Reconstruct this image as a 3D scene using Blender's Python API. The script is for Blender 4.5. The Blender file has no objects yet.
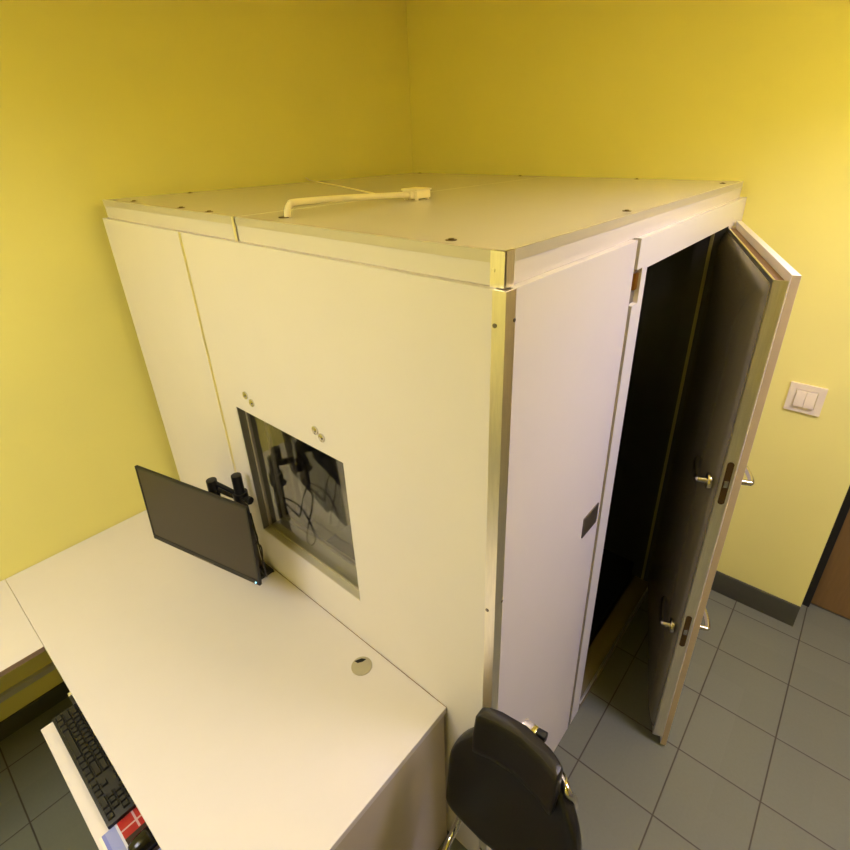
import bpy, bmesh, math, random
from mathutils import Vector, Matrix
random.seed(4)
SC = bpy.context.scene
COL = SC.collection
PI = math.pi

# ------------------------------------------------------------------ materials
def lin(c):
    c = c / 255.0
    return c / 12.92 if c <= 0.04045 else ((c + 0.055) / 1.055) ** 2.4
def rgb(r, g, b):
    return (lin(r), lin(g), lin(b), 1.0)

def mat(name, col, rough=0.5, metal=0.0, spec=0.5, noise=0.0, nscale=40.0, bump=0.0, bscale=200.0,
        coat=0.0, stretch=None, trans=0.0, ior=1.5):
    m = bpy.data.materials.new(name); m.use_nodes = True
    nt = m.node_tree; b = nt.nodes['Principled BSDF']
    b.inputs['Base Color'].default_value = col
    b.inputs['Roughness'].default_value = rough
    b.inputs['Metallic'].default_value = metal
    b.inputs['Specular IOR Level'].default_value = spec
    b.inputs['Coat Weight'].default_value = coat
    b.inputs['Transmission Weight'].default_value = trans
    b.inputs['IOR'].default_value = ior
    tc = nt.nodes.new('ShaderNodeTexCoord'); src = tc.outputs['Object']
    if stretch:
        mp = nt.nodes.new('ShaderNodeMapping'); mp.inputs['Scale'].default_value = stretch
        nt.links.new(src, mp.inputs['Vector']); src = mp.outputs['Vector']
    if noise > 0:
        n = nt.nodes.new('ShaderNodeTexNoise'); n.inputs['Scale'].default_value = nscale
        n.inputs['Detail'].default_value = 3.0
        nt.links.new(src, n.inputs['Vector'])
        mx = nt.nodes.new('ShaderNodeMix'); mx.data_type = 'RGBA'; mx.blend_type = 'MULTIPLY'
        mx.inputs['Factor'].default_value = 1.0
        mx.inputs['A'].default_value = col
        rp = nt.nodes.new('ShaderNodeMapRange')
        rp.inputs['From Min'].default_value = 0.25; rp.inputs['From Max'].default_value = 0.75
        rp.inputs['To Min'].default_value = 1 - noise; rp.inputs['To Max'].default_value = 1 + noise
        nt.links.new(n.outputs['Fac'], rp.inputs['Value'])
        nt.links.new(rp.outputs['Result'], mx.inputs['B'])
        nt.links.new(mx.outputs['Result'], b.inputs['Base Color'])
    if bump > 0:
        n2 = nt.nodes.new('ShaderNodeTexNoise'); n2.inputs['Scale'].default_value = bscale
        n2.inputs['Detail'].default_value = 4.0
        nt.links.new(src, n2.inputs['Vector'])
        bp = nt.nodes.new('ShaderNodeBump'); bp.inputs['Strength'].default_value = bump
        bp.inputs['Distance'].default_value = 0.002
        nt.links.new(n2.outputs['Fac'], bp.inputs['Height'])
        nt.links.new(bp.outputs['Normal'], b.inputs['Normal'])
    return m

M = {}
M['wall'] = mat('yellow_wall_paint', (0.87, 0.80, 0.27, 1), 0.5, spec=0.3, noise=0.015, nscale=3, bump=0.15, bscale=260)
M['wall_grey'] = mat('grey_wall_paint', rgb(142, 137, 140), 0.6, noise=0.01, nscale=3, bump=0.12, bscale=260)  # unseen right wall, grey chosen for the bounce it gives the booth
M['ceiling'] = mat('ceiling_paint', (0.86, 0.75, 0.10, 1), 0.7, bump=0.1)
M['panel'] = mat('cream_panel_laminate', (0.76, 0.715, 0.72, 1), 0.42, spec=0.4, noise=0.008, nscale=8, bump=0.05, bscale=500)
M['roof'] = mat('cream_roof_laminate', (0.70, 0.66, 0.66, 1), 0.22, spec=0.6, noise=0.008, nscale=8, bump=0.03, bscale=300)
M['frame_white'] = mat('white_lacquered_frame', (0.84, 0.80, 0.76, 1), 0.4, noise=0.008, nscale=10)
M['alu'] = mat('brushed_aluminium', rgb(243, 237, 220), 0.34, metal=1.0, noise=0.06, nscale=30, stretch=(8, 8, 0.6), bump=0.05)
M['alu_dull'] = mat('dull_aluminium_profile', rgb(196, 188, 168), 0.45, metal=0.6, noise=0.03, nscale=30)
M['edge_cream'] = mat('cream_edge_profile', (0.58, 0.54, 0.45, 1), 0.38, metal=0.25, noise=0.02, nscale=30)
M['olive_edge'] = mat('dark_olive_jamb_strip', rgb(176, 162, 104), 0.45, metal=0.3, noise=0.03)
M['tan_edge'] = mat('tan_edge_band', rgb(190, 170, 132), 0.5, noise=0.03, nscale=40)
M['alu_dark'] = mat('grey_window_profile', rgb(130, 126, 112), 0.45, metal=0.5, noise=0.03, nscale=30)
M['gap'] = mat('grey_channel', rgb(120, 112, 98), 0.6, noise=0.03, nscale=20)
M['seal'] = mat('brown_rebate_board', rgb(148, 120, 110), 0.7, noise=0.05, nscale=60)
M['vinyl'] = mat('dark_padded_vinyl', rgb(108, 102, 80), 0.27, spec=0.75, noise=0.05, nscale=6, bump=0.12, bscale=160)
M['lining'] = mat('black_lining', rgb(66, 64, 55), 0.35, spec=0.7, noise=0.1, nscale=12, bump=0.1, bscale=120)
M['carpet'] = mat('dark_blue_carpet', rgb(22, 25, 36), 0.95, noise=0.2, nscale=300, bump=0.4, bscale=700)
M['threshold'] = mat('olive_threshold', rgb(140, 128, 92), 0.5, noise=0.04, nscale=30)
M['chrome'] = mat('polished_chrome', rgb(215, 212, 205), 0.12, metal=1.0, noise=0.01)
M['satin'] = mat('satin_nickel', rgb(200, 194, 180), 0.25, metal=1.0, noise=0.02)
M['bronze'] = mat('bronze_lock_plate', rgb(96, 72, 38), 0.4, metal=0.7, noise=0.06, nscale=60)
M['steel'] = mat('grey_steel_plate', rgb(128, 120, 108), 0.38, metal=0.8, noise=0.04, nscale=50)
M['brass'] = mat('brass_latch', rgb(176, 122, 44), 0.35, metal=0.8, noise=0.04, nscale=50)
M['screw'] = mat('dark_screw_and_hole', rgb(96, 78, 46), 0.4, metal=0.7, noise=0.05)
M['pvc'] = mat('ivory_pvc', rgb(240, 228, 190), 0.4, noise=0.01)
M['desk'] = mat('beige_white_desktop', (0.73, 0.68, 0.665, 1), 0.4, spec=0.4, noise=0.008, nscale=14, bump=0.03, bscale=600)
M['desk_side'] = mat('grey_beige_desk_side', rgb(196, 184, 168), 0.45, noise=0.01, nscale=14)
M['edge'] = mat('brown_edge_band_and_shade', rgb(150, 125, 105), 0.5, noise=0.02)
M['grommet'] = mat('grey_grommet', rgb(176, 168, 142), 0.45, noise=0.02)
M['black'] = mat('black_plastic', rgb(20, 19, 18), 0.48, noise=0.05, nscale=50, bump=0.05, bscale=500)
M['black_matte'] = mat('black_cavity', rgb(14, 13, 11), 0.8, noise=0.05)
M['black_metal'] = mat('black_powder_coat', rgb(28, 27, 25), 0.38, spec=0.5, noise=0.05, nscale=50, bump=0.08, bscale=600)
M['screen'] = mat('dark_screen', rgb(56, 49, 42), 0.38, spec=0.35, noise=0.02, nscale=4)
M['key'] = mat('charcoal_key', rgb(24, 23, 22), 0.5, noise=0.05, nscale=80)
M['gloss_black'] = mat('gloss_black', rgb(18, 17, 15), 0.18, noise=0.03)
M['leather'] = mat('black_leather', rgb(22, 20, 18), 0.34, spec=0.5, noise=0.08, nscale=30, bump=0.25, bscale=350)
M['skirting'] = mat('dark_grey_skirting', rgb(70, 71, 58), 0.5, noise=0.04, nscale=30)
M['door_brown'] = mat('brown_door_laminate', rgb(136, 106, 64), 0.45, noise=0.08, nscale=14, stretch=(6, 6, 0.7))
M['door_black'] = mat('black_door_frame', rgb(20, 20, 18), 0.5, noise=0.04)
M['switch'] = mat('white_switch_plastic', rgb(238, 226, 200), 0.35, noise=0.01)
M['glass'] = mat('window_glass', (0.94, 0.95, 0.92, 1), 0.0, trans=1.0, ior=1.52)
M['trunk'] = mat('grey_trunking', rgb(205, 203, 196), 0.5, noise=0.02)
M['wheel'] = mat('caster_rubber', rgb(30, 30, 30), 0.6, noise=0.05)

def emit(name, col, s):
    m = bpy.data.materials.new(name); m.use_nodes = True
    nt = m.node_tree; b = nt.nodes['Principled BSDF']
    b.inputs['Base Color'].default_value = (0.8, 0.8, 0.8, 1)
    b.inputs['Emission Color'].default_value = col
    b.inputs['Emission Strength'].default_value = s
    return m
LAMP = dict(right=22.3, left=21.0); UP = dict(right=1.8, left=0.8)
LAMP_COL = dict(right=(0.95, 0.86, 1.32), left=(1.0, 1.0, 1.12)); SPREAD = dict(right=150, left=165)
M['diffuser'] = emit('lamp_diffuser', (1.0, 0.93, 0.88, 1), 3.0)
M['led'] = emit('blue_led', (0.1, 0.7, 1.0, 1), 2.5)

def tile_material():
    m = bpy.data.materials.new('grey_green_floor_tile'); m.use_nodes = True
    nt = m.node_tree; N = nt.nodes; Lk = nt.links; b = N['Principled BSDF']
    b.inputs['Roughness'].default_value = 0.42
    b.inputs['Specular IOR Level'].default_value = 0.4
    geo = N.new('ShaderNodeNewGeometry'); sep = N.new('ShaderNodeSeparateXYZ')
    Lk.new(geo.outputs['Position'], sep.inputs['Vector'])
    def line(out, off):
        a = N.new('ShaderNodeMath'); a.operation = 'SUBTRACT'; a.inputs[1].default_value = off - 30.0 - 0.15
        Lk.new(out, a.inputs[0])
        d = N.new('ShaderNodeMath'); d.operation = 'DIVIDE'; d.inputs[1].default_value = 0.3; Lk.new(a.outputs[0], d.inputs[0])
        f = N.new('ShaderNodeMath'); f.operation = 'FRACT'; Lk.new(d.outputs[0], f.inputs[0])
        s = N.new('ShaderNodeMath'); s.operation = 'SUBTRACT'; s.inputs[1].default_value = 0.5; Lk.new(f.outputs[0], s.inputs[0])
        ab = N.new('ShaderNodeMath'); ab.operation = 'ABSOLUTE'; Lk.new(s.outputs[0], ab.inputs[0])
        return ab, d
    lx, dx = line(sep.outputs['X'], 0.393)
    ly, dy = line(sep.outputs['Y'], 1.1211)
    mn = N.new('ShaderNodeMath'); mn.operation = 'MINIMUM'
    Lk.new(lx.outputs[0], mn.inputs[0]); Lk.new(ly.outputs[0], mn.inputs[1])
    mr = N.new('ShaderNodeMapRange'); mr.inputs['From Min'].default_value = 0.006; mr.inputs['From Max'].default_value = 0.011
    Lk.new(mn.outputs[0], mr.inputs['Value'])
    fx = N.new('ShaderNodeMath'); fx.operation = 'FLOOR'; Lk.new(dx.outputs[0], fx.inputs[0])
    fy = N.new('ShaderNodeMath'); fy.operation = 'FLOOR'; Lk.new(dy.outputs[0], fy.inputs[0])
    cb = N.new('ShaderNodeCombineXYZ'); Lk.new(fx.outputs[0], cb.inputs['X']); Lk.new(fy.outputs[0], cb.inputs['Y'])
    wn = N.new('ShaderNodeTexWhiteNoise'); Lk.new(cb.outputs[0], wn.inputs['Vector'])
    ns = N.new('ShaderNodeTexNoise'); ns.inputs['Scale'].default_value = 90; ns.inputs['Detail'].default_value = 5
    Lk.new(geo.outputs['Position'], ns.inputs['Vector'])
    ad = N.new('ShaderNodeMath'); ad.operation = 'MULTIPLY_ADD'; ad.inputs[1].default_value = 0.6
    Lk.new(wn.outputs['Value'], ad.inputs[0]); Lk.new(ns.outputs['Fac'], ad.inputs[2])
    r2 = N.new('ShaderNodeMapRange'); r2.inputs['From Min'].default_value = 0.3; r2.inputs['From Max'].default_value = 1.3
    Lk.new(ad.outputs[0], r2.inputs['Value'])
    c1 = N.new('ShaderNodeMix'); c1.data_type = 'RGBA'
    c1.inputs['A'].default_value = rgb(110, 112, 98); c1.inputs['B'].default_value = rgb(117, 119, 104)
    Lk.new(r2.outputs['Result'], c1.inputs['Factor'])
    c2 = N.new('ShaderNodeMix'); c2.data_type = 'RGBA'
    c2.inputs['A'].default_value = rgb(72, 66, 54)
    Lk.new(mr.outputs['Result'], c2.inputs['Factor']); Lk.new(c1.outputs['Result'], c2.inputs['B'])
    Lk.new(c2.outputs['Result'], b.inputs['Base Color'])
    bp = N.new('ShaderNodeBump'); bp.inputs['Strength'].default_value = 0.4; bp.inputs['Distance'].default_value = 0.002
    Lk.new(mr.outputs['Result'], bp.inputs['Height']); Lk.new(bp.outputs['Normal'], b.inputs['Normal'])
    return m
M['tile'] = tile_material()

# ------------------------------------------------------------------ mesh helpers
class B:
    """collects shapes in world coordinates and links them as one mesh object"""
    def __init__(s): s.bm = bmesh.new()
    def box(s, x0, x1, y0, y1, z0, z1, bev=0.0, seg=2, T=None):
        t = bmesh.new(); r = bmesh.ops.create_cube(t, size=1.0)
        for v in t.verts:
            v.co = Vector(((x0 + x1) / 2 + v.co.x * (x1 - x0), (y0 + y1) / 2 + v.co.y * (y1 - y0), (z0 + z1) / 2 + v.co.z * (z1 - z0)))
        if bev > 0:
            bmesh.ops.bevel(t, geom=t.edges[:], offset=bev, segments=seg, profile=0.6, affect='EDGES')
        s.join(t, T); return s
    def join(s, t, T=None):
        if T: bmesh.ops.transform(t, matrix=T, verts=t.verts)
        me = bpy.data.meshes.new('tmp'); t.to_mesh(me); t.free(); s.bm.from_mesh(me); bpy.data.meshes.remove(me)
    def cyl(s, p, q, r, r2=None, n=20, bev=0.0, T=None):
        p = Vector(p); q = Vector(q); d = q - p; t = bmesh.new()
        bmesh.ops.create_cone(t, cap_ends=True, segments=n, radius1=r, radius2=r if r2 is None else r2, depth=d.length)
        if bev > 0:
            ed = [e for e in t.edges if len(e.link_faces) == 2 and any(len(f.verts) > 4 for f in e.link_faces)]
            bmesh.ops.bevel(t, geom=ed, offset=bev, segments=2, profile=0.6, affect='EDGES')
        R = d.to_track_quat('Z', 'Y').to_matrix().to_4x4()
        bmesh.ops.transform(t, matrix=Matrix.Translation((p + q) / 2) @ R, verts=t.verts)
        s.join(t, T); return s
    def tube(s, pts, r, n=12, T=None, smooth=True, rfun=None):
        P = [Vector(p) for p in pts]
        if smooth and len(P) > 2:
            Q = []
            for i in range(len(P) - 1):
                p0 = P[max(i - 1, 0)]; p1 = P[i]; p2 = P[i + 1]; p3 = P[min(i + 2, len(P) - 1)]
                for k in range(8):
                    u = k / 8
                    Q.append(0.5 * ((2 * p1) + (p2 - p0) * u + (2 * p0 - 5 * p1 + 4 * p2 - p3) * u * u + (3 * p1 - p0 - 3 * p2 + p3) * u ** 3))
            Q.append(P[-1]); P = Q
        t = bmesh.new(); rings = []; up = None
        for i, p in enumerate(P):
            d = (P[min(i + 1, len(P) - 1)] - P[max(i - 1, 0)]).normalized()
            if up is None:
                up = d.orthogonal().normalized()
            up = (up - d * up.dot(d)).normalized(); w = d.cross(up)
            rr = r if rfun is None else r * rfun(i / (len(P) - 1))
            rings.append([t.verts.new(p + (up * math.cos(2 * PI * k / n) + w * math.sin(2 * PI * k / n)) * rr) for k in range(n)])
        for a, b in zip(rings, rings[1:]):
            for k in range(n):
                t.faces.new((a[k], a[(k + 1) % n], b[(k + 1) % n], b[k]))
        t.faces.new(rings[0][::-1]); t.faces.new(rings[-1])
        s.join(t, T); return s
    def loft(s, rings, T=None, caps=True):
        t = bmesh.new(); R = [[t.verts.new(Vector(p)) for p in ring] for ring in rings]; n = len(R[0])
        for a, b in zip(R, R[1:]):
            for k in range(n):
                t.faces.new((a[k], a[(k + 1) % n], b[(k + 1) % n], b[k]))
        if caps:
            t.faces.new(R[0][::-1]); t.faces.new(R[-1])
        bmesh.ops.recalc_face_normals(t, faces=t.faces)
        s.join(t, T); return s
    def prism(s, poly, z0, z1, bev=0.0, axis='z', T=None):
        t = bmesh.new()
        def P(a, b, c):
            return {'z': (a, b, c), 'y': (a, c, b), 'x': (c, a, b)}[axis]
        lo = [t.verts.new(P(a, b, z0)) for a, b in poly]; hi = [t.verts.new(P(a, b, z1)) for a, b in poly]
        n = len(poly)
        t.faces.new(lo[::-1]); t.faces.new(hi)
        for k in range(n): t.faces.new((lo[k], lo[(k + 1) % n], hi[(k + 1) % n], hi[k]))
        bmesh.ops.recalc_face_normals(t, faces=t.faces)
        if bev > 0: bmesh.ops.bevel(t, geom=t.edges[:], offset=bev, segments=2, profile=0.6, affect='EDGES')
        s.join(t, T); return s
    def holed(s, axis, d0, d1, a0, a1, b0, b1, ha0, ha1, hb0, hb1, T=None):
        """slab between d0..d1 along axis with a rectangular hole; a,b are the other two axes in order"""
        t = bmesh.new(); A = [a0, ha0, ha1, a1]; Bv = [b0, hb0, hb1, b1]
        def P(d, a, b):
            return {'x': (d, a, b), 'y': (a, d, b), 'z': (a, b, d)}[axis]
        G = [[[t.verts.new(P(d, a, b)) for b in Bv] for a in A] for d in (d0, d1)]
        for i in range(3):
            for j in range(3):
                if i == 1 and j == 1: continue
                for L in (0, 1):
                    g = G[L]; t.faces.new((g[i][j], g[i + 1][j], g[i + 1][j + 1], g[i][j + 1]))
        def side(pts):
            for (i, j), (k, l) in zip(pts, pts[1:] + pts[:1]):
                t.faces.new((G[0][i][j], G[0][k][l], G[1][k][l], G[1][i][j]))
        side([(0, 0), (1, 0), (2, 0), (3, 0), (3, 1), (3, 2), (3, 3), (2, 3), (1, 3), (0, 3), (0, 2), (0, 1)])
        side([(1, 1), (2, 1), (2, 2), (1, 2)])
        bmesh.ops.recalc_face_normals(t, faces=t.faces)
        s.join(t, T); return s
    def sphere(s, c, r, sc=(1, 1, 1), T=None, n=20):
        t = bmesh.new(); bmesh.ops.create_uvsphere(t, u_segments=n, v_segments=n // 2, radius=r)
        for v in t.verts: v.co = Vector((c[0] + v.co.x * sc[0], c[1] + v.co.y * sc[1], c[2] + v.co.z * sc[2]))
        s.join(t, T); return s
    def obj(s, name, m, parent=None, T=None, smooth=True, sub=0):
        if T: bmesh.ops.transform(s.bm, matrix=T, verts=s.bm.verts)
        bmesh.ops.recalc_face_normals(s.bm, faces=s.bm.faces)
        off = Vector((0, 0, 0)); p = parent
        while p is not None:
            off += p.location; p = p.parent
        o_loc = Vector((0, 0, 0))
        if parent is None:
            vs = s.bm.verts
            c = Vector((sum(v.co.x for v in vs) / len(vs), sum(v.co.y for v in vs) / len(vs), min(v.co.z for v in vs)))
            off = c; o_loc = c
        for v in s.bm.verts: v.co -= off
        me = bpy.data.meshes.new(name); s.bm.to_mesh(me); s.bm.free()
        me.materials.append(m)
        if smooth:
            try:
                me.shade_smooth(); me.set_sharp_from_angle(angle=math.radians(38))
            except Exception:
                for f in me.polygons: f.use_smooth = True
        o = bpy.data.objects.new(name, me); COL.objects.link(o)
        o.location = o_loc
        if parent: o.parent = parent
        if sub:
            md = o.modifiers.new('smooth', 'SUBSURF'); md.levels = sub; md.render_levels = sub
        return o

def thing(name, label, cat, loc, group=None):
    o = bpy.data.objects.new(name, None); COL.objects.link(o); o.location = loc
    o.empty_display_size = 0.1
    o['label'] = label; o['category'] = cat
    if group: o['group'] = group
    return o
def tag(o, label, cat, group=None):
    o['label'] = label; o['category'] = cat
    if group: o['group'] = group
    return o
def struct(o, label=None, cat=None):
    o['kind'] = 'structure'
    if label: o['label'] = label
    if cat: o['category'] = cat
    return o

# ------------------------------------------------------------------ the room
XL, XR, YB, YF, ZC = -1.868, 2.9, 1.8042, -2.7, 3.10
struct(B().box(XL - 0.1, XR + 0.1, YF - 0.1, 2.3, -0.08, 0).obj('floor', M['tile']), 'grey green tiled floor with dark joints', 'floor')
struct(B().box(XL - 0.1, XR + 0.1, YF - 0.1, 2.3, ZC, ZC + 0.08).obj('ceiling', M['ceiling']), 'yellow painted ceiling above the room', 'ceiling')
struct(B().box(XL - 0.1, XL, YF, YB + 0.3, 0, ZC).obj('wall_left', M['wall']), 'yellow wall left of the booth', 'wall')
DX0, DX1, DZ = 0.655, 1.68, 2.12
w = B(); w.box(XL, DX0, YB, YB + 0.19, 0, ZC); w.box(DX1, XR, YB, YB + 0.19, 0, ZC); w.box(DX0, DX1, YB, YB + 0.19, DZ, ZC)
struct(w.obj('wall_back', M['wall']), 'yellow wall behind the booth with doorway', 'wall')
struct(B().box(XR, XR + 0.1, YF, YB + 0.3, 0, ZC).obj('wall_right', M['wall_grey']), 'grey wall to the right of the room', 'wall')
struct(B().box(XL, XR, YF - 0.1, YF, 0, ZC).obj('wall_front', M['wall']), 'yellow wall opposite the booth', 'wall')
struct(B().box(XL + 0.012, 0.6548, YB - 0.012, YB, 0, 0.1345, 0.002).obj('baseboard_back', M['skirting']), 'dark grey skirting along the back wall', 'baseboard')
struct(B().box(XL, XL + 0.012, YF, YB, 0, 0.088, 0.002).obj('baseboard_left', M['skirting']), 'dark grey skirting along the left wall', 'baseboard')
d1 = thing('door_1', 'brown room door standing in its black frame', 'door', (0.66, 2.0, 0)); d1['kind'] = 'structure'
fr = B(); fr.box(0.652, 0.700, 1.985, 2.05, 0.0, DZ, 0.003); fr.box(1.64, DX1, 1.985, 2.05, 0, DZ, 0.003); fr.box(0.700, 1.64, 1.985, 2.05, DZ - 0.05, DZ, 0.003)
fr.obj('door_frame', M['door_black'], d1)
lf = B().box(0.702, 1.638, 2.02, 2.06, 0.006, DZ - 0.052, 0.002).obj('door_leaf', M['door_brown'], d1)
B().cyl((1.57, 2.02, 1.03), (1.57, 1.965, 1.03), 0.011).tube([(1.57, 1.97, 1.03), (1.5, 1.965, 1.03), (1.45, 1.97, 1.03)], 0.009).obj('door_handle', M['satin'], lf)
struct(B().box(0.55, 1.75, 2.06, 2.16, 0, 2.2).obj('wall_corridor', M['wall']), 'yellow wall behind the brown door', 'wall')

def ceiling_light(label, x, y, sx, sy, key, z=2.75):
    """unseen lamp shining down; hung form and uplight added to brighten upper walls"""
    t = thing('pendant_light', label, 'pendant light', (x, y, z), None)
    B().holed('z', z - 0.03, z + 0.03, x - sx / 2 - 0.03, x + sx / 2 + 0.03, y - sy / 2 - 0.03, y + sy / 2 + 0.03,
              x - sx / 2, x + sx / 2, y - sy / 2, y + sy / 2).obj('lamp_housing', M['frame_white'], t)
    B().box(x - sx / 2, x + sx / 2, y - sy / 2, y + sy / 2, z - 0.02, z + 0.02).obj('diffuser', M['diffuser'], t)
    for a in (-1, 1):
        B().cyl((x, y + a * sy * 0.4, z + 0.02), (x, y + a * sy * 0.4, ZC), 0.004, n=8).obj('hanger', M['alu'], t)
    for up, dz in ((0, -0.034), (1, 0.034)):
        L = bpy.data.lights.new('lamp', 'AREA'); L.shape = 'RECTANGLE'; L.size = sx; L.size_y = sy
        L.energy = LAMP[key] * (UP[key] if up else 1.0)  # upward light is added to lift the ceiling and upper walls
        L.color = LAMP_COL[key]; L.spread = math.radians(SPREAD[key])
        lo = bpy.data.objects.new('lamp', L); COL.objects.link(lo); lo.parent = t; lo.location = (0, 0, dz)
        if up: lo.rotation_euler = (PI, 0, 0)
LR = (1.25, 0.74, 1.2, 0.3); LL = (-0.75, -1.65, 1.2, 0.6)
ceiling_light('unseen lit white lamp panel hung near the open side of the booth', *LR, 'right')
ceiling_light('unseen lit white lamp panel hung over the desk side of the room', *LL, 'left')

# light switch on the back wall
sw = thing('light_switch', 'white double rocker light switch on the yellow wall beside the open booth door', 'light switch', (0.404, YB, 1.23))
B().holed('y', YB - 0.010, YB, 0.337, 0.471, 1.166, 1.297, 0.364, 0.444, 1.192, 1.271).obj('switch_frame', M['switch'], sw)
for a, b in ((0.366, 0.4035), (0.4045, 0.442)):
    t = B(); t.prism([(YB - 0.002, 1.194), (YB - 0.022, 1.196), (YB - 0.013, 1.269), (YB - 0.002, 1.269)], a, b, 0.001, axis='x')
    t.obj('rocker', M['switch'], sw)

tr = thing('cable_trunking', 'grey trunking strip low on the left wall below the side table', 'trunking', (XL, -1.2, 0.19))
B().box(XL, XL + 0.02, -1.9, -0.56, 0.195, 0.225, 0.002).obj('trunking_channel', M['trunk'], tr)

# ------------------------------------------------------------------ the booth
H, HC, W, D = 2.105, 2.041, 1.8149, 1.800
WX0, WX1, WZ0, WZ1 = -1.082, -0.521, 0.926, 1.470
OY0, OY1, OZ = 0.709, 1.590, 1.953
TH = 0.09
bt = thing('sound_booth', 'large cream panelled isolation booth with window and open padded door', 'booth', (-0.9, 0.9, 0))
B().box(-W, -1.213, 0, TH, 0, HC, 0.0012, 1).obj('wall_panel', M['panel'], bt)
B().holed('y', 0, TH, -1.193, -0.027, 0, HC, WX0, WX1, WZ0, WZ1).obj('window_panel', M['panel'], bt)
B().box(-1.2125, -1.1955, 0.0008, 0.06, 0, HC - 0.001).obj('joint_profile', M['alu'], bt)
cp = B(); cp.prism([(-0.028, -0.0015), (0.0015, -0.0015), (0.0015, 0.032), (-0.002, 0.032), (-0.002, 0.004), (-0.028, 0.004)], 0, HC)
cpo = cp.obj('corner_profile', M['alu'], bt)
for z in (1.976, 1.25, 0.62, 0.1):
    B().cyl((-0.0205, -0.001, z), (-0.0205, -0.0032, z), 0.0045, n=12).obj('profile_screw', M['steel'], cpo)
for z in (1.983, 1.27, 0.64, 0.12):
    B().cyl((0.001, 0.028, z), (0.0032, 0.028, z), 0.0035, n=12).obj('profile_screw', M['steel'], cpo)
B().box(-TH, 0, 0.032, 0.609, 0, HC, 0.0012, 1).obj('side_panel', M['panel'], bt)
B().box(-TH, -0.016, 0.609, 0.633, 0, HC).obj('channel', M['gap'], bt)
# door frame: left strip (with latch pocket), header, right strip, sill
df = B()
df.box(-TH, 0, 0.672, OY0, 0, HC)                       # strip right of the pocket
df.box(-TH, 0, 0.633, 0.672, 0, 1.861); df.box(-TH, 0, 0.633, 0.672, 1.960, HC)
df.box(-TH, 0, OY0, D, OZ, HC)
df.box(-TH, 0, OY1, D, 0, OZ)
dfo = df.obj('door_frame', M['frame_white'], bt)
B().box(-TH, -0.014, 0.6335, 0.6715, 1.8615, 1.9595).obj('latch_pocket', M['gap'], dfo)
B().box(-0.016, -0.006, 0.648, 0.670, 1.900, 1.946, 0.002).obj('latch_tongue', M['brass'], dfo)
B().box(-TH - 0.02, 0.002, OY0, OY1, 0.0, 0.045, 0.003).obj('threshold', M['threshold'], dfo)
B().box(-TH - 0.02, -0.001, OY1 - 0.006, OY1 - 0.0005, 0.045, OZ - 0.001).obj('jamb_lining', M['lining'], dfo)
B().box(-0.056, -0.044, OY1 - 0.012, OY1 - 0.006, 0.045, OZ).obj('jamb_profile', M['olive_edge'], dfo)
B().box(-TH - 0.02, -0.004, OY0 + 0.0005, OY0 + 0.006, 0.045, OZ - 0.001).obj('jamb_lining', M['lining'], dfo)
B().box(-0.006, 0.004, OY0, OY1, 0.045, 0.051, 0.001).obj('threshold_strip', M['alu'], dfo)
kp = B().box(-0.004, 0.004, 0.484, 0.588, 1.146, 1.222, 0.0015).obj('strike_plate', M['steel'], bt)
# rear and left shells
B().box(-W, -TH, D - TH, D, 0, HC).obj('back_panel', M['panel'], bt)
B().box(-W, -W + TH, TH, D - TH, 0, HC).obj('end_panel', M['panel'], bt)
# inner lining
ix0, ix1, iy0, iy1 = -W + TH, -TH, TH, D - TH
B().holed('y', iy0, iy0 + 0.03, ix0, ix1, 0.045, HC, WX0, WX1, WZ0, WZ1).obj('inner_lining', M['lining'], bt)
B().box(ix0, ix1, iy1 - 0.03, iy1, 0.045, HC).obj('inner_lining', M['lining'], bt)
B().box(ix0, ix0 + 0.03, iy0 + 0.03, iy1 - 0.03, 0.045, HC).obj('inner_lining', M['lining'], bt)
l = B(); l.box(ix1 - 0.02, ix1, iy0 + 0.03, OY0, 0.045, HC); l.box(ix1 - 0.02, ix1, OY1, iy1 - 0.03, 0.045, HC); l.box(ix1 - 0.02, ix1, OY0, OY1, OZ, HC)
l.obj('inner_lining', M['lining'], bt)
B().box(ix0, ix1, iy0, iy1, HC - 0.03, HC).obj('inner_lining', M['lining'], bt)
B().box(ix0, ix1, iy0, iy1, 0.0, 0.045).obj('booth_floor', M['carpet'], bt)
# window
wf = B()
wf.holed('y', 0.026, 0.040, WX0, WX1, WZ0, WZ1, WX0 + 0.012, WX1 - 0.012, WZ0 + 0.012, WZ1 - 0.012)
wf.holed('y', 0.092, 0.106, WX0, WX1, WZ0, WZ1, WX0 + 0.018, WX1 - 0.018, WZ0 + 0.018, WZ1 - 0.018)
wfo = wf.obj('window_frame', M['alu_dull'], bt)
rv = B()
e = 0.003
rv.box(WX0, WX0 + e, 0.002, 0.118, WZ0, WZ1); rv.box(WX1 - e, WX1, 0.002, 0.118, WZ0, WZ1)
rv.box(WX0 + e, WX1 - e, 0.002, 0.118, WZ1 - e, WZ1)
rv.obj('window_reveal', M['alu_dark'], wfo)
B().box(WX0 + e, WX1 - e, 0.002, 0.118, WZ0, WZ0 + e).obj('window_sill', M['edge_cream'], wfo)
B().box(WX0 + 0.008, WX1 - 0.008, 0.030, 0.036, WZ0 + 0.008, WZ1 - 0.008).obj('glass_pane', M['glass'], wfo)
B().box(WX0 + 0.010, WX1 - 0.010, 0.096, 0.102, WZ0 + 0.010, WZ1 - 0.010).obj('glass_pane', M['glass'], wfo)
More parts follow.
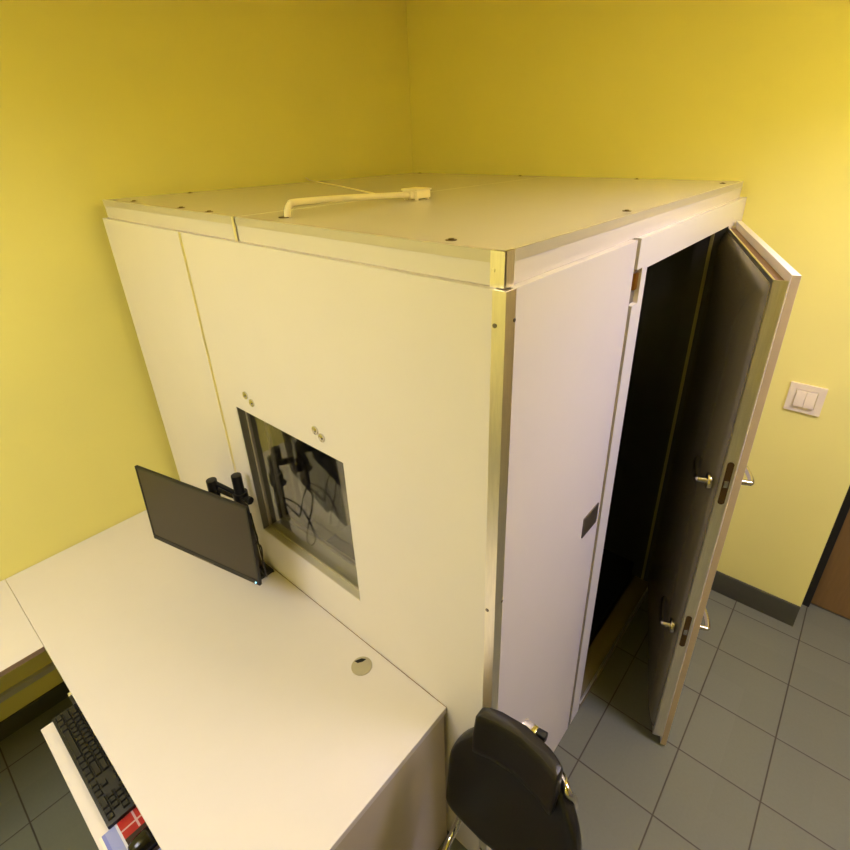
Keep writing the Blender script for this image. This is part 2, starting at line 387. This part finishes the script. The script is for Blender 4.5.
for (x, z) in ((-0.997, 1.539), (-0.965, 1.521), (-0.631, 1.537), (-0.604, 1.522)):
    t = B(); t.cyl((x, 0.001, z), (x, -0.004, z), 0.0135, n=24, bev=0.001); t.cyl((x, -0.003, z), (x, -0.008, z), 0.008, 0.0055, n=20)
    t.obj('stud', M['chrome'], bt)
# roof
for (x0, x1, s) in ((-1.8007, -0.8845, 0), (-0.8815, -0.0151, 1)):
    y0, y1 = 0.0151, 1.7385
    rp = B().box(x0, x1, y0, y1, HC, H, 0.0015, 1).obj('roof_panel', M['roof'], bt)
    ed = B(); ed.box(x0, x1, y0 - 0.0015, y0 + 0.004, H - 0.021, H + 0.0006)
    if s: ed.box(x1 - 0.004, x1 + 0.0015, y0, y1, H - 0.021, H + 0.0006)
    ed.obj('edge_strip', M['edge_cream'], rp)
    en = B()
    if s:
        en.box(x1 - 0.028, x1 + 0.002, y0 - 0.003, y0 + 0.004, HC, H + 0.0012); en.box(x1 - 0.004, x1 + 0.002, y0, y0 + 0.030, HC, H + 0.0012)
        en.cyl((x1 - 0.021, y0 - 0.002, 2.072), (x1 - 0.021, y0 - 0.0045, 2.072), 0.004, n=12)
    else:
        en.box(x1 - 0.012, x1, y0 - 0.003, y0 + 0.004, HC, H + 0.0012)
    en.obj('corner_piece', M['alu'], rp)
    for (x, y) in ([(-1.76, 0.33), (-1.064, 0.040), (-1.249, 0.046), (-1.623, 0.055), (-1.032, 1.70), (-1.72, 1.70)] if not s else
                   [(-0.167, 0.057), (-0.05, 0.637), (-0.056, 1.60), (-0.431, 1.70)]):
        t = B(); t.cyl((x, y, H - 0.002), (x, y, H + 0.0012), 0.0115, n=20); t.cyl((x, y, H + 0.001), (x, y, H + 0.0035), 0.007, 0.005, n=16)
        t.obj('screw', M['screw'], rp)

# the door of the booth, open about seventy degrees; built along +X (s), thickness along +Y (n)
hx, hy = 0.003, 1.68
dx, dy = 0.34224878, -0.93960937
DT = Matrix(((dx, -dy, 0, hx), (dy, dx, 0, hy), (0, 0, 1, 0), (0, 0, 0, 1)))
dr = B().box(0.0, 0.953, 0.0, 0.021, 0.014, 1.962, 0.0012, 1).obj('booth_door', M['frame_white'], bt, T=DT)
dr['label'] = 'open padded door with white outer leaf'
t = B(); t.box(0.036, 0.946, -0.036, -0.033, 0.05, 1.945); t.box(0.943, 0.946, -0.036, 0, 0.05, 1.945); t.box(0.036, 0.039, -0.036, 0, 0.05, 1.945)
t.box(0.036, 0.946, -0.036, 0, 0.05, 0.053); t.box(0.036, 0.946, -0.036, -0.030, 1.942, 1.9455)
t.obj('inner_leaf', M['alu'], dr, T=DT)
B().box(0.9528, 0.9542, 0.0008, 0.0202, 0.015, 1.961).obj('edge_band', M['tan_edge'], dr, T=DT)
B().box(0.039, 0.943, -0.032, 0.0, 0.053, 1.936).obj('rebate_core', M['seal'], dr, T=DT)
# padded cushion
def pad_rings():
    s0, s1, z0, z1 = 0.052, 0.938, 0.068, 1.932
    base = -0.036; rings = []
    n = 48
    def ring(inset, dep):
        out = []
        cs, cz = (s0 + s1) / 2, (z0 + z1) / 2; hs, hz = (s1 - s0) / 2 - inset, (z1 - z0) / 2 - inset
        for k in range(4):
            sx = (1, -1, -1, 1)[k]; sz = (1, 1, -1, -1)[k]; r = max(0.03 - inset * 0.2, 0.012)
            for j in range(12):
                a = PI / 2 * k + PI / 2 * j / 11
                out.append((cs + sx * (hs - r) + r * math.cos(a), base - dep, cz + sz * (hz - r) + r * math.sin(a)))
        return out
    for inset, dep in ((0, -0.002), (0, 0.001), (0.005, 0.007), (0.016, 0.015), (0.040, 0.024), (0.08, 0.031), (0.14, 0.036), (0.24, 0.039), (0.40, 0.040)):
        rings.append(ring(inset, dep))
    return rings
B().loft(pad_rings()).obj('padding', M['vinyl'], dr, T=DT)
for z in (1.322, 0.672):
    p = B()
    pts = []
    for k in range(24):
        a = 2 * PI * k / 24; pts.append((-0.018 + 0.0095 * math.cos(a), z + (0.068 if math.sin(a) > 0 else -0.068) + 0.0095 * math.sin(a)))
    p.prism(pts, 0.9455, 0.948, axis='x'); po = p.obj('lock_plate', M['bronze'], dr, T=DT)
    B().box(0.947, 0.952, -0.024, -0.012, z - 0.012, z + 0.012, 0.001).obj('lock_bolt', M['satin'], dr, T=DT)
    for sgn, y0 in ((-1, -0.058), (1, 0.021)):
        rt = 0.35 if sgn < 0 else 1.0; zh = z - 0.018; hs = 0.032 if sgn < 0 else 0.007
        q = B(); ye = y0 + sgn * (0.034 if sgn < 0 else 0.042)
        q.cyl((0.885 + hs, y0 - sgn * 0.004, zh), (0.885 + hs, y0 + sgn * 0.008, zh), 0.026, n=28, bev=0.002)
        q.cyl((0.885 + hs, y0, zh), (0.885 + hs, ye, zh), 0.010, 0.0085, n=18)
        q.tube([(0.885 + hs, ye - sgn * 0.008, zh), (0.880 + hs, ye, zh), (0.85 + hs, ye + sgn * 0.002, zh), (0.80 + hs, ye - sgn * 0.004 * rt, zh), (0.77 + hs, ye - sgn * 0.016 * rt, zh), (0.757 + hs, ye - sgn * 0.034 * rt, zh)], 0.0085, n=14)
        q.obj('lever_handle', M['satin'], dr, T=DT)
for z in (0.3, 1.0, 1.7):
    B().cyl((-0.006, 0.012, z - 0.05), (-0.006, 0.012, z + 0.05), 0.009, n=16).obj('hinge', M['satin'], dr, T=DT)

# conduit on the roof
cd = thing('roof_conduit', 'ivory pipe with junction box and thin cable on top of the booth', 'conduit', (-0.74, 0.09, H + 0.0006))
zr = H + 0.0006
B().tube([(-0.742, 0.086, zr), (-0.742, 0.088, zr + 0.016), (-0.741, 0.098, zr + 0.030), (-0.740, 0.122, zr + 0.035), (-0.738, 0.3, zr + 0.030), (-0.737, 0.545, zr + 0.018)], 0.0088, n=16).obj('pipe', M['pvc'], cd)
B().cyl((-0.748, 0.080, zr), (-0.748, 0.080, zr + 0.0016), 0.015, n=20).obj('pipe_hole_disc', M['screw'], cd)  # dark disc stands in for the shaded hole at the pipe foot
jb = B(); jb.box(-0.772, -0.708, 0.556, 0.624, zr + 0.005, zr + 0.028, 0.003); jb.box(-0.762, -0.720, 0.543, 0.558, zr + 0.006, zr + 0.026, 0.003)
for a in (-0.764, -0.716):
    for b in (0.564, 0.616): jb.cyl((a, b, zr), (a, b, zr + 0.007), 0.006, n=10)
jbo = jb.obj('junction_box', M['pvc'], cd)
B().box(-0.775, -0.705, 0.553, 0.627, zr + 0.0285, zr + 0.034, 0.002).obj('box_lid', M['pvc'], jbo)
B().tube([(-0.775, 0.56, zr + 0.014), (-0.83, 0.56, zr + 0.006), (-1.05, 0.66, zr + 0.004), (-1.37, 0.80, zr + 0.004), (-1.62, 0.90, zr + 0.004), (-1.78, 0.955, zr + 0.006), (-1.83, 0.975, zr + 0.012), (-1.862, 0.99, zr + 0.014)], 0.003, n=8).obj('cable', M['pvc'], cd)

# ------------------------------------------------------------------ desk, side table
DH = 0.734; DXR = -0.159; DY0 = -0.714; DY1 = -0.002
ds = thing('office_desk', 'beige white desk standing against the booth window wall', 'desk', (-1.0, -0.36, 0))
top = B().box(XL + 0.002, DXR, DY0, DY1, DH - 0.025, DH, 0.0015, 1).obj('desktop', M['desk'], ds)
B().box(XL + 0.004, DXR - 0.001, DY1 - 0.0005, DY1 + 0.0015, DH - 0.025, DH - 0.0005).obj('edge_band', M['edge'], top)
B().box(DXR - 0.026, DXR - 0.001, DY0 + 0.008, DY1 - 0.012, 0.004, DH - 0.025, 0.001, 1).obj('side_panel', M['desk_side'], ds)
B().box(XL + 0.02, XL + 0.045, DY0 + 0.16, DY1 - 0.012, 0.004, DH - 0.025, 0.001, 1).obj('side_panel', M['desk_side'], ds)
B().box(XL + 0.045, DXR - 0.026, -0.075, -0.057, 0.30, DH - 0.025).obj('modesty_panel', M['desk_side'], ds)
g = B(); gx, gy = -0.462, -0.071
g.cyl((gx, gy, DH - 0.02), (gx, gy, DH + 0.0022), 0.034, n=40, bev=0.001)
go = g.obj('cable_grommet', M['grommet'], ds)
t = B(); t.prism([(gx - 0.031, gy - 0.004), (gx - 0.020, gy + 0.018), (gx - 0.006, gy + 0.026), (gx - 0.008, gy + 0.012), (gx - 0.018, gy - 0.002)], DH + 0.0018, DH + 0.003)
t.obj('grommet_slot', M['black_matte'], go)
TZ = 0.65
kt = B().box(-1.137, -0.43, -0.816, -0.36, TZ - 0.018, TZ, 0.001, 1).obj('keyboard_tray', M['desk'], ds)
for x in (-1.150, -0.424):
    B().box(x - 0.006, x + 0.006, -0.70, -0.34, TZ - 0.012, DH - 0.025, 0.001).obj('slide_rail', M['alu'], kt)
B().box(-1.148, -1.132, -0.722, -0.700, TZ + 0.004, DH - 0.027, 0.002).obj('rail_stop', M['alu'], kt)

st = thing('side_table', 'narrow beige table against the left wall meeting the desk', 'table', (-1.62, -1.3, 0))
stt = B().box(XL + 0.002, -1.3795, -1.95, DY0 - 0.0008, DH - 0.020, DH, 0.0006, 1).obj('tabletop', M['desk'], st)
B().box(-1.3795, -1.378, -1.95, DY0 - 0.0008, DH - 0.020, DH - 0.0004).obj('edge_band', M['edge'], stt)  # darker strip puts the table edge's shade into its colour
for y in (-1.92,):
    B().box(XL + 0.03, XL + 0.07, y - 0.02, y + 0.02, 0.0, DH - 0.025, 0.002).obj('leg', M['alu_dull'], st)
    B().box(-1.46, -1.42, y - 0.02, y + 0.02, 0.0, DH - 0.025, 0.002).obj('leg', M['alu_dull'], st)

# ------------------------------------------------------------------ monitor and its arm
mc = Vector((-1.11, -0.222, 1.084)); yaw, tilt, roll = 0.234, 0.044, -0.012
ux = Vector((math.cos(yaw), math.sin(yaw), 0)); fw = Vector((math.sin(yaw), -math.cos(yaw), 0))
up = Vector((0, 0, 1)) * math.cos(tilt) - fw * math.sin(tilt)
ux, up = ux * math.cos(roll) + up * math.sin(roll), up * math.cos(roll) - ux * math.sin(roll)
bk = up.cross(ux) * -1
if bk.y < 0: bk = -bk
MT = Matrix(((ux.x, bk.x, up.x, mc.x), (ux.y, bk.y, up.y, mc.y), (ux.z, bk.z, up.z, mc.z), (0, 0, 0, 1)))
mo = thing('monitor', 'black flat monitor held above the desk in front of the booth window', 'monitor', tuple(mc - up * 0.16))
MW, MH = 0.27, 0.1625
B().holed('y', 0.0, 0.010, -MW, MW, -MH, MH, -MW + 0.007, MW - 0.007, -MH + 0.019, MH - 0.007).obj('bezel', M['black'], mo, T=MT)
B().box(-MW + 0.006, MW - 0.006, 0.0015, 0.009, -MH + 0.018, MH - 0.006).obj('screen', M['screen'], mo, T=MT)
t = B(); t.box(-MW + 0.003, MW - 0.003, 0.009, 0.014, -MH + 0.003, MH - 0.003, 0.002); t.box(-0.19, 0.19, 0.012, 0.047, -0.135, 0.09, 0.016, 3)
t.box(-0.06, 0.06, 0.046, 0.052, -0.06, 0.06, 0.002)
t.obj('back_shell', M['black'], mo, T=MT)
B().box(-0.05, 0.05, -0.0012, 0.002, -MH + 0.001, -MH + 0.006).obj('chin_strip', M['steel'], mo, T=MT)
B().cyl((MW - 0.017, 0.001, -MH + 0.008), (MW - 0.017, -0.0015, -MH + 0.008), 0.0032, n=12).obj('power_light', M['led'], mo, T=MT)

ar = thing('monitor_stand', 'black clamp-on pole stand holding the monitor at the back edge of the desk', 'monitor stand', (-1.079, -0.046, DH))
px, py = -1.104, -0.046
t = B(); t.box(px - 0.040, px + 0.056, py - 0.030, py + 0.036, DH + 0.0005, DH + 0.012, 0.003); t.cyl((px, py, DH + 0.01), (px, py, DH + 0.03), 0.028, 0.024, n=28)
t.obj('clamp', M['black_metal'], ar)
B().cyl((px, py, DH + 0.011), (px, py, 1.200), 0.0185, n=28, bev=0.003).obj('pole', M['black_metal'], ar)
t = B(); t.cyl((px, py, 1.075), (px, py, 1.125), 0.027, n=28, bev=0.003); t.cyl((px + 0.02, py + 0.0, 1.105), (px + 0.046, py + 0.003, 1.105), 0.008, n=12)
co = t.obj('collar', M['black_metal'], ar)
t = B(); kx = px + 0.045
t.cyl((kx - 0.006, py + 0.004, 1.105), (kx + 0.012, py + 0.006, 1.105), 0.015, n=8, bev=0.002)
t.obj('knob', M['black'], co)
ex, ey = -1.178, -0.106
t = B()
for dz in (0.013, -0.013):
    t.tube([(px, py, 1.098 + dz * 0.6), ((px + ex) / 2, (py + ey) / 2, 1.128 + dz), (ex, ey, 1.160 + dz)], 0.0085, n=12)
t.obj('arm_link', M['black_metal'], ar)
B().cyl((ex, ey, 1.105), (ex, ey, 1.180), 0.019, n=24, bev=0.003).obj('elbow', M['black_metal'], ar)
hd = MT @ Vector((0, 0.060, 0.0))
t = B(); t.tube([(ex, ey, 1.120), (ex + 0.02, ey - 0.006, 1.118), (hd.x - 0.035, hd.y + 0.004, 1.10), (hd.x, hd.y, hd.z)], 0.014, n=14)
t.obj('arm_link', M['black_metal'], ar)
t = B(); t.box(-0.058, 0.058, 0.0522, 0.056, -0.058, 0.058, 0.001); t.cyl((0, 0.055, 0), (0, 0.085, 0), 0.022, n=20)
t.obj('mount_plate', M['black_metal'], ar, T=MT)
cb = thing('power_cable', 'thin black cables looping behind the monitor to its pole', 'cable', (-1.0, -0.1, 0.95))
def mp(a, b, c): return tuple(MT @ Vector((a, b, c)))
B().tube([mp(0.06, 0.045, -0.09), mp(0.07, 0.06, -0.16), (-1.02, -0.085, 0.83), (-0.985, -0.075, 0.80), (-0.96, -0.085, 0.86), (-1.0, -0.07, 0.99), (px + 0.024, py + 0.01, 1.03)], 0.003, n=8).obj('cord', M['black'], cb)
B().tube([mp(0.02, 0.045, -0.09), mp(0.02, 0.075, -0.14), (-1.05, -0.09, 0.92), (-1.02, -0.06, 0.95), (px + 0.026, py, 0.99), (px + 0.022, py - 0.012, 0.90), (px - 0.03, py - 0.012, 0.87), (px + 0.01, py + 0.026, 0.85), (px + 0.03, py + 0.01, 0.76), (px + 0.06, -0.012, 0.737)], 0.003, n=8).obj('cord', M['black'], cb)

# ------------------------------------------------------------------ keyboard, mouse, mouse pad
KX0, KY0 = -1.134, -0.783
kb = thing('keyboard', 'full size black keyboard on the pulled out desk tray', 'keyboard', (-0.913, -0.715, TZ))
B().box(KX0, KX0 + 0.452, KY0, KY0 + 0.130, TZ + 0.0005, TZ + 0.015, 0.003).obj('keyboard_case', M['black'], kb)
P = 0.0191
meshes = {}
def key(cx, cy, wd, hg):
    k = (round(wd, 4), round(hg, 4))
    if k not in meshes:
        b = bmesh.new(); rings = []
        for z, ins in ((0, 0), (0.004, 0.0006), (0.0065, 0.0022), (0.0062, 0.0045)):
            rings.append([b.verts.new((sx * (wd / 2 - ins), sy * (hg / 2 - ins), z)) for sx, sy in ((-1, -1), (1, -1), (1, 1), (-1, 1))])
        for A, C in zip(rings, rings[1:]):
            for i in range(4): b.faces.new((A[i], A[(i + 1) % 4], C[(i + 1) % 4], C[i]))
        b.faces.new(rings[0][::-1]); b.faces.new(rings[-1])
        me = bpy.data.meshes.new('key'); b.to_mesh(me); b.free(); me.materials.append(M['key']); meshes[k] = me
    o = bpy.data.objects.new('key', meshes[k]); COL.objects.link(o); o.parent = kb
    o.location = (cx + 0.913, cy + 0.715, 0.0148)
x0 = KX0 + 0.010
def row(y, widths, start, hg=P - 0.0022):
    x = start
    for wk in widths:
        if wk > 0: key(x + wk * P / 2, y, wk * P - 0.0022, hg)
        x += abs(wk)
ry = [KY0 + 0.016 + P * i for i in range(5)] + [KY0 + 0.016 + P * 5 + 0.005]
def rowp(i, widths, start):
    x = start
    for wk in widths:
        if wk > 0: key(x + wk * P / 2, ry[i], wk * P - 0.0022, P - 0.0022)
        x += abs(wk) * P
nv = x0 + 15.3 * P; npd = x0 + 18.6 * P
rowp(0, [1.25, 1.25, 1.25, 6.25, 1.25, 1.25, 1.25, 1.25], x0); rowp(0, [1, 1, 1], nv); rowp(0, [2, 1, 1], npd)
rowp(1, [2.25] + [1] * 10 + [2.75], x0); rowp(1, [-1, 1], nv); rowp(1, [1, 1, 1], npd)
rowp(2, [1.75] + [1] * 11 + [2.25], x0); rowp(2, [1, 1, 1, 1], npd)
rowp(3, [1.5] + [1] * 12 + [1.5], x0); rowp(3, [1, 1, 1], nv); rowp(3, [1, 1, 1], npd)
rowp(4, [1] * 13 + [2], x0); rowp(4, [1, 1, 1], nv); rowp(4, [1, 1, 1, 1], npd)
rowp(5, [1, -1, 1, 1, 1, 1, -0.5, 1, 1, 1, 1, -0.5, 1, 1, 1], x0)

def print_material():
    m = bpy.data.materials.new('printed_mouse_pad'); m.use_nodes = True
    nt = m.node_tree; N = nt.nodes; Lk = nt.links; b = N['Principled BSDF']; b.inputs['Roughness'].default_value = 0.4
    tc = N.new('ShaderNodeTexCoord'); sp = N.new('ShaderNodeSeparateXYZ'); Lk.new(tc.outputs['Object'], sp.inputs['Vector'])
    def ramp(out, a, bb, stops):
        mr = N.new('ShaderNodeMapRange'); mr.inputs['From Min'].default_value = a; mr.inputs['From Max'].default_value = bb
        Lk.new(out, mr.inputs['Value']); cr = N.new('ShaderNodeValToRGB'); cr.color_ramp.interpolation = 'CONSTANT'
        els = cr.color_ramp.elements
        while len(els) > 1: els.remove(els[-1])
        els[0].position = stops[0][0]; els[0].color = stops[0][1]
        for p, c in stops[1:]:
            e = els.new(p); e.color = c
        Lk.new(mr.outputs['Result'], cr.inputs['Fac']); return cr
    red, white, lav, dk = rgb(168, 22, 26), rgb(200, 160, 165), rgb(142, 150, 205), rgb(44, 24, 20)
    # along x (pad centred on its own origin): red bands split by a pale line, then dark
    rx = ramp(sp.outputs['X'], -0.12, 0.12, [(0.0, rgb(150, 40, 36)), (0.03, red), (0.135, white), (0.155, red), (0.25, dk), (0.62, lav), (0.72, rgb(200, 190, 120)), (0.78, lav)])
    ry_ = ramp(sp.outputs['Y'], -0.10, 0.10, [(0.0, rgb(232, 228, 220)), (0.06, rgb(120, 128, 200)), (0.10, lav), (0.22, rgb(205, 205, 228)), (0.25, (0, 0, 0, 1))])
    lt = N.new('ShaderNodeMath'); lt.operation = 'LESS_THAN'; lt.inputs[1].default_value = -0.050
    Lk.new(sp.outputs['Y'], lt.inputs[0])
    # pale cross line through the red area
    c1 = N.new('ShaderNodeMath'); c1.operation = 'COMPARE'; c1.inputs[1].default_value = -0.012; c1.inputs[2].default_value = 0.0025
    Lk.new(sp.outputs['Y'], c1.inputs[0])
    c2 = N.new('ShaderNodeMath'); c2.operation = 'LESS_THAN'; c2.inputs[1].default_value = -0.062; Lk.new(sp.outputs['X'], c2.inputs[0])
    c3 = N.new('ShaderNodeMath'); c3.operation = 'MULTIPLY'; Lk.new(c1.outputs[0], c3.inputs[0]); Lk.new(c2.outputs[0], c3.inputs[1])
    m1 = N.new('ShaderNodeMix'); m1.data_type = 'RGBA'; Lk.new(c3.outputs[0], m1.inputs['Factor']); Lk.new(rx.outputs['Color'], m1.inputs['A']); m1.inputs['B'].default_value = white
    m2 = N.new('ShaderNodeMix'); m2.data_type = 'RGBA'; Lk.new(lt.outputs[0], m2.inputs['Factor']); Lk.new(m1.outputs['Result'], m2.inputs['A']); Lk.new(ry_.outputs['Color'], m2.inputs['B'])
    Lk.new(m2.outputs['Result'], b.inputs['Base Color'])
    return m
pd = B().box(-0.682, -0.45, -0.808, -0.62, TZ + 0.0003, TZ + 0.0025, 0.0006, 1).obj('mouse_pad', print_material())
tag(pd, 'printed red and lavender mouse pad at the end of the keyboard', 'mouse pad')
mx, my, mz = -0.578, -0.720, TZ + 0.0028
ms = thing('mouse', 'glossy black computer mouse on the red and lavender pad', 'mouse', (mx, my, mz))
def mouse_rings():
    R = []
    for k in range(13):
        u = k / 12; yy = -0.055 + 0.11 * u; e = math.sqrt(max(0.0, 1 - (2 * u - 1) ** 2)) ** 0.7 + 0.03
        wv = 0.032 * e * (1 - 0.08 * math.sin(u * PI)); hv = 0.037 * e * (0.92 - 0.25 * u)
        R.append([(mx + wv * math.cos(a), my + yy, mz + max(0, hv * math.sin(a)) + (0.0 if math.sin(a) >= 0 else 0)) for a in [2 * PI * j / 24 for j in range(24)]])
    return R
mb = B().loft(mouse_rings()).obj('mouse_body', M['gloss_black'], ms)
B().cyl((mx - 0.004, my + 0.028, mz + 0.024), (mx + 0.004, my + 0.028, mz + 0.024), 0.010, n=20).obj('scroll_wheel', M['black'], ms)

# ------------------------------------------------------------------ chair
CX, CY = 0.135, -0.36
ch = thing('office_chair', 'black leather office chair with separate head pad and chrome back frame beside the desk', 'chair', (CX, CY, 0))
def cushion(levels, bend, n=40, e=0.32):
    """levels: (centre x, y, z, half width, half thickness); bent backwards (+y) in the middle"""
    R = []
    for (cx, cy, cz, hw, ht) in levels:
        ring = []
        for k in range(n):
            a = 2 * PI * k / n; c, s = math.cos(a), math.sin(a)
            x = hw * math.copysign(abs(c) ** e, c); y = ht * math.copysign(abs(s) ** e, s)
            ring.append((cx + x, cy + y + bend * (1 - (x / 0.2) ** 2), cz))
        R.append(ring)
    return R
def prof(z0, z1, y0, y1, wf, th, edge, n=14, cx=CX):
    L = []
    for k in range(n + 1):
        u = k / n; z = z0 + (z1 - z0) * u
        L.append((cx, y0 + (y1 - y0) * u, z, wf(u), th))
    # rounded ends
    f = L[0]; l = L[-1]
    return ([(f[0], f[1], f[2] - edge, f[3] * 0.90, th * 0.45), (f[0], f[1], f[2] - edge * 0.75, f[3] * 0.965, th * 0.8)] + L +
            [(l[0], l[1], l[2] + edge * 0.75, l[3] * 0.965, th * 0.8), (l[0], l[1], l[2] + edge, l[3] * 0.90, th * 0.45)])
hr = B().loft(cushion(prof(0.864, 0.988, -0.152, -0.138, lambda u: 0.117 - 0.006 * abs(u - .5), 0.020, 0.010, n=6, cx=CX - 0.005), 0.082, e=0.28)).obj('headrest', M['leather'], ch)
def bw(u):
    if u < 0.26:
        v = 1 - u / 0.26
        return 0.190 - 0.095 * v ** 2.4
    if u < 0.62: return 0.190
    v = (u - 0.62) / 0.38
    return 0.190 * math.sqrt(max(0.0, 1 - (v * 0.80) ** 2.4))
brk = B().loft(cushion(prof(0.505, 0.900, -0.142, -0.096, bw, 0.023, 0.014, n=22), 0.045, e=0.42)).obj('backrest', M['leather'], ch)
se = B()
def seat_rings():
    R = []
    for z, ins in ((0.425, 0.03), (0.43, 0.008), (0.445, 0.0), (0.475, 0.0), (0.492, 0.012), (0.498, 0.04)):
        ring = []
        for k in range(40):
            a = 2 * PI * k / 40; c, s = math.cos(a), math.sin(a)
            ring.append((CX + (0.225 - ins) * math.copysign(abs(c) ** 0.45, c), CY - 0.135 + (0.210 - ins) * math.copysign(abs(s) ** 0.45, s), z))
        R.append(ring)
    return R
se.loft(seat_rings()).obj('seat', M['leather'], ch)
t = B(); t.box(0.112, 0.150, -0.034, -0.012, 0.950, 0.978, 0.004)
t.tube([(0.122, -0.026, 0.96), (0.122, -0.016, 0.92), (0.122, -0.026, 0.84)], 0.007, n=12)
hb = t.obj('headrest_bracket', M['chrome'], ch)
B().cyl((0.150, -0.022, 0.968), (0.174, -0.020, 0.970), 0.012, n=16, bev=0.002).obj('knob', M['black'], hb)
t = B()
t.tube([(CX - 0.10, -0.26, 0.412), (CX - 0.155, -0.19, 0.415), (CX - 0.165, -0.13, 0.44), (CX - 0.150, -0.085, 0.54), (CX - 0.125, -0.045, 0.70), (CX - 0.120, -0.032, 0.80), (CX - 0.10, -0.028, 0.86), (CX - 0.05, -0.020, 0.885), (CX, -0.015, 0.89),
        (CX + 0.05, -0.022, 0.90), (CX + 0.10, -0.048, 0.920), (CX + 0.126, -0.066, 0.915), (CX + 0.140, -0.050, 0.86), (CX + 0.13, -0.045, 0.72), (CX + 0.150, -0.085, 0.54), (CX + 0.165, -0.13, 0.44), (CX + 0.155, -0.19, 0.415), (CX + 0.10, -0.26, 0.412)], 0.010, n=14)
t.obj('back_frame', M['chrome'], ch)
B().cyl((CX, CY - 0.05, 0.09), (CX, CY - 0.05, 0.43), 0.025, n=24).obj('gas_column', M['chrome'], ch)
bs = B()
for k in range(5):
    a = 2 * PI * k / 5 + 0.9
    bs.tube([(CX, CY - 0.05, 0.11), (CX + 0.12 * math.cos(a), CY - 0.05 + 0.12 * math.sin(a), 0.10), (CX + 0.25 * math.cos(a), CY - 0.05 + 0.25 * math.sin(a), 0.072)], 0.017, n=12)
bs.obj('star_base', M['chrome'], ch)
for k in range(5):
    a = 2 * PI * k / 5 + 0.9; x, y = CX + 0.25 * math.cos(a), CY - 0.05 + 0.25 * math.sin(a)
    t = B()
    for o in (-0.012, 0.012): t.cyl((x - o * math.sin(a) - 0.007 * math.sin(a), y + o * math.cos(a) + 0.007 * math.cos(a), 0.026), (x - o * math.sin(a) + 0.007 * math.sin(a), y + o * math.cos(a) - 0.007 * math.cos(a), 0.026), 0.0255, n=20, bev=0.003)
    t.cyl((x, y, 0.03), (x, y, 0.075), 0.008, n=12)
    t.obj('caster', M['wheel'], ch)

# ------------------------------------------------------------------ camera, colour management
R = ((0.7685642410220546, 0.6394310678414545, -0.020902557291654758), (0.26814955021383274, -0.3516219329596496, -0.8969157346048957), (-0.5808655835409022, 0.6837323494912739, -0.4417071972662773))
cam = bpy.data.cameras.new('camera'); co_ = bpy.data.objects.new('camera', cam); COL.objects.link(co_)
cx_ = Vector(R[0]); cyv = -Vector(R[1]); czv = -Vector(R[2])
co_.matrix_world = Matrix(((cx_.x, cyv.x, czv.x, 0.47933), (cx_.y, cyv.y, czv.y, -0.74567), (cx_.z, cyv.z, czv.z, 2.28146), (0, 0, 0, 1)))
cam.sensor_fit = 'HORIZONTAL'; cam.sensor_width = 36.0
cam.lens = 514.8115 / 850 * 36.0
cam.shift_x = (425 - 440.7769) / 850; cam.shift_y = (392.7928 - 425) / 850
cam.clip_start = 0.02
SC.camera = co_
wd = bpy.data.worlds.new('world'); SC.world = wd; wd.use_nodes = True
wd.node_tree.nodes['Background'].inputs['Color'].default_value = (0.05, 0.05, 0.05, 1)
wd.node_tree.nodes['Background'].inputs['Strength'].default_value = 0.2
SC.view_settings.view_transform = 'Standard'; SC.view_settings.look = 'None'
SC.view_settings.exposure = 0.0; SC.view_settings.gamma = 1.0
SC.view_settings.use_curve_mapping = False
SC.cycles.max_bounces = 14; SC.cycles.diffuse_bounces = 6; SC.cycles.glossy_bounces = 6; SC.cycles.transmission_bounces = 12
SC.cycles.use_denoising = True
SC.cycles.sample_clamp_indirect = 6.0
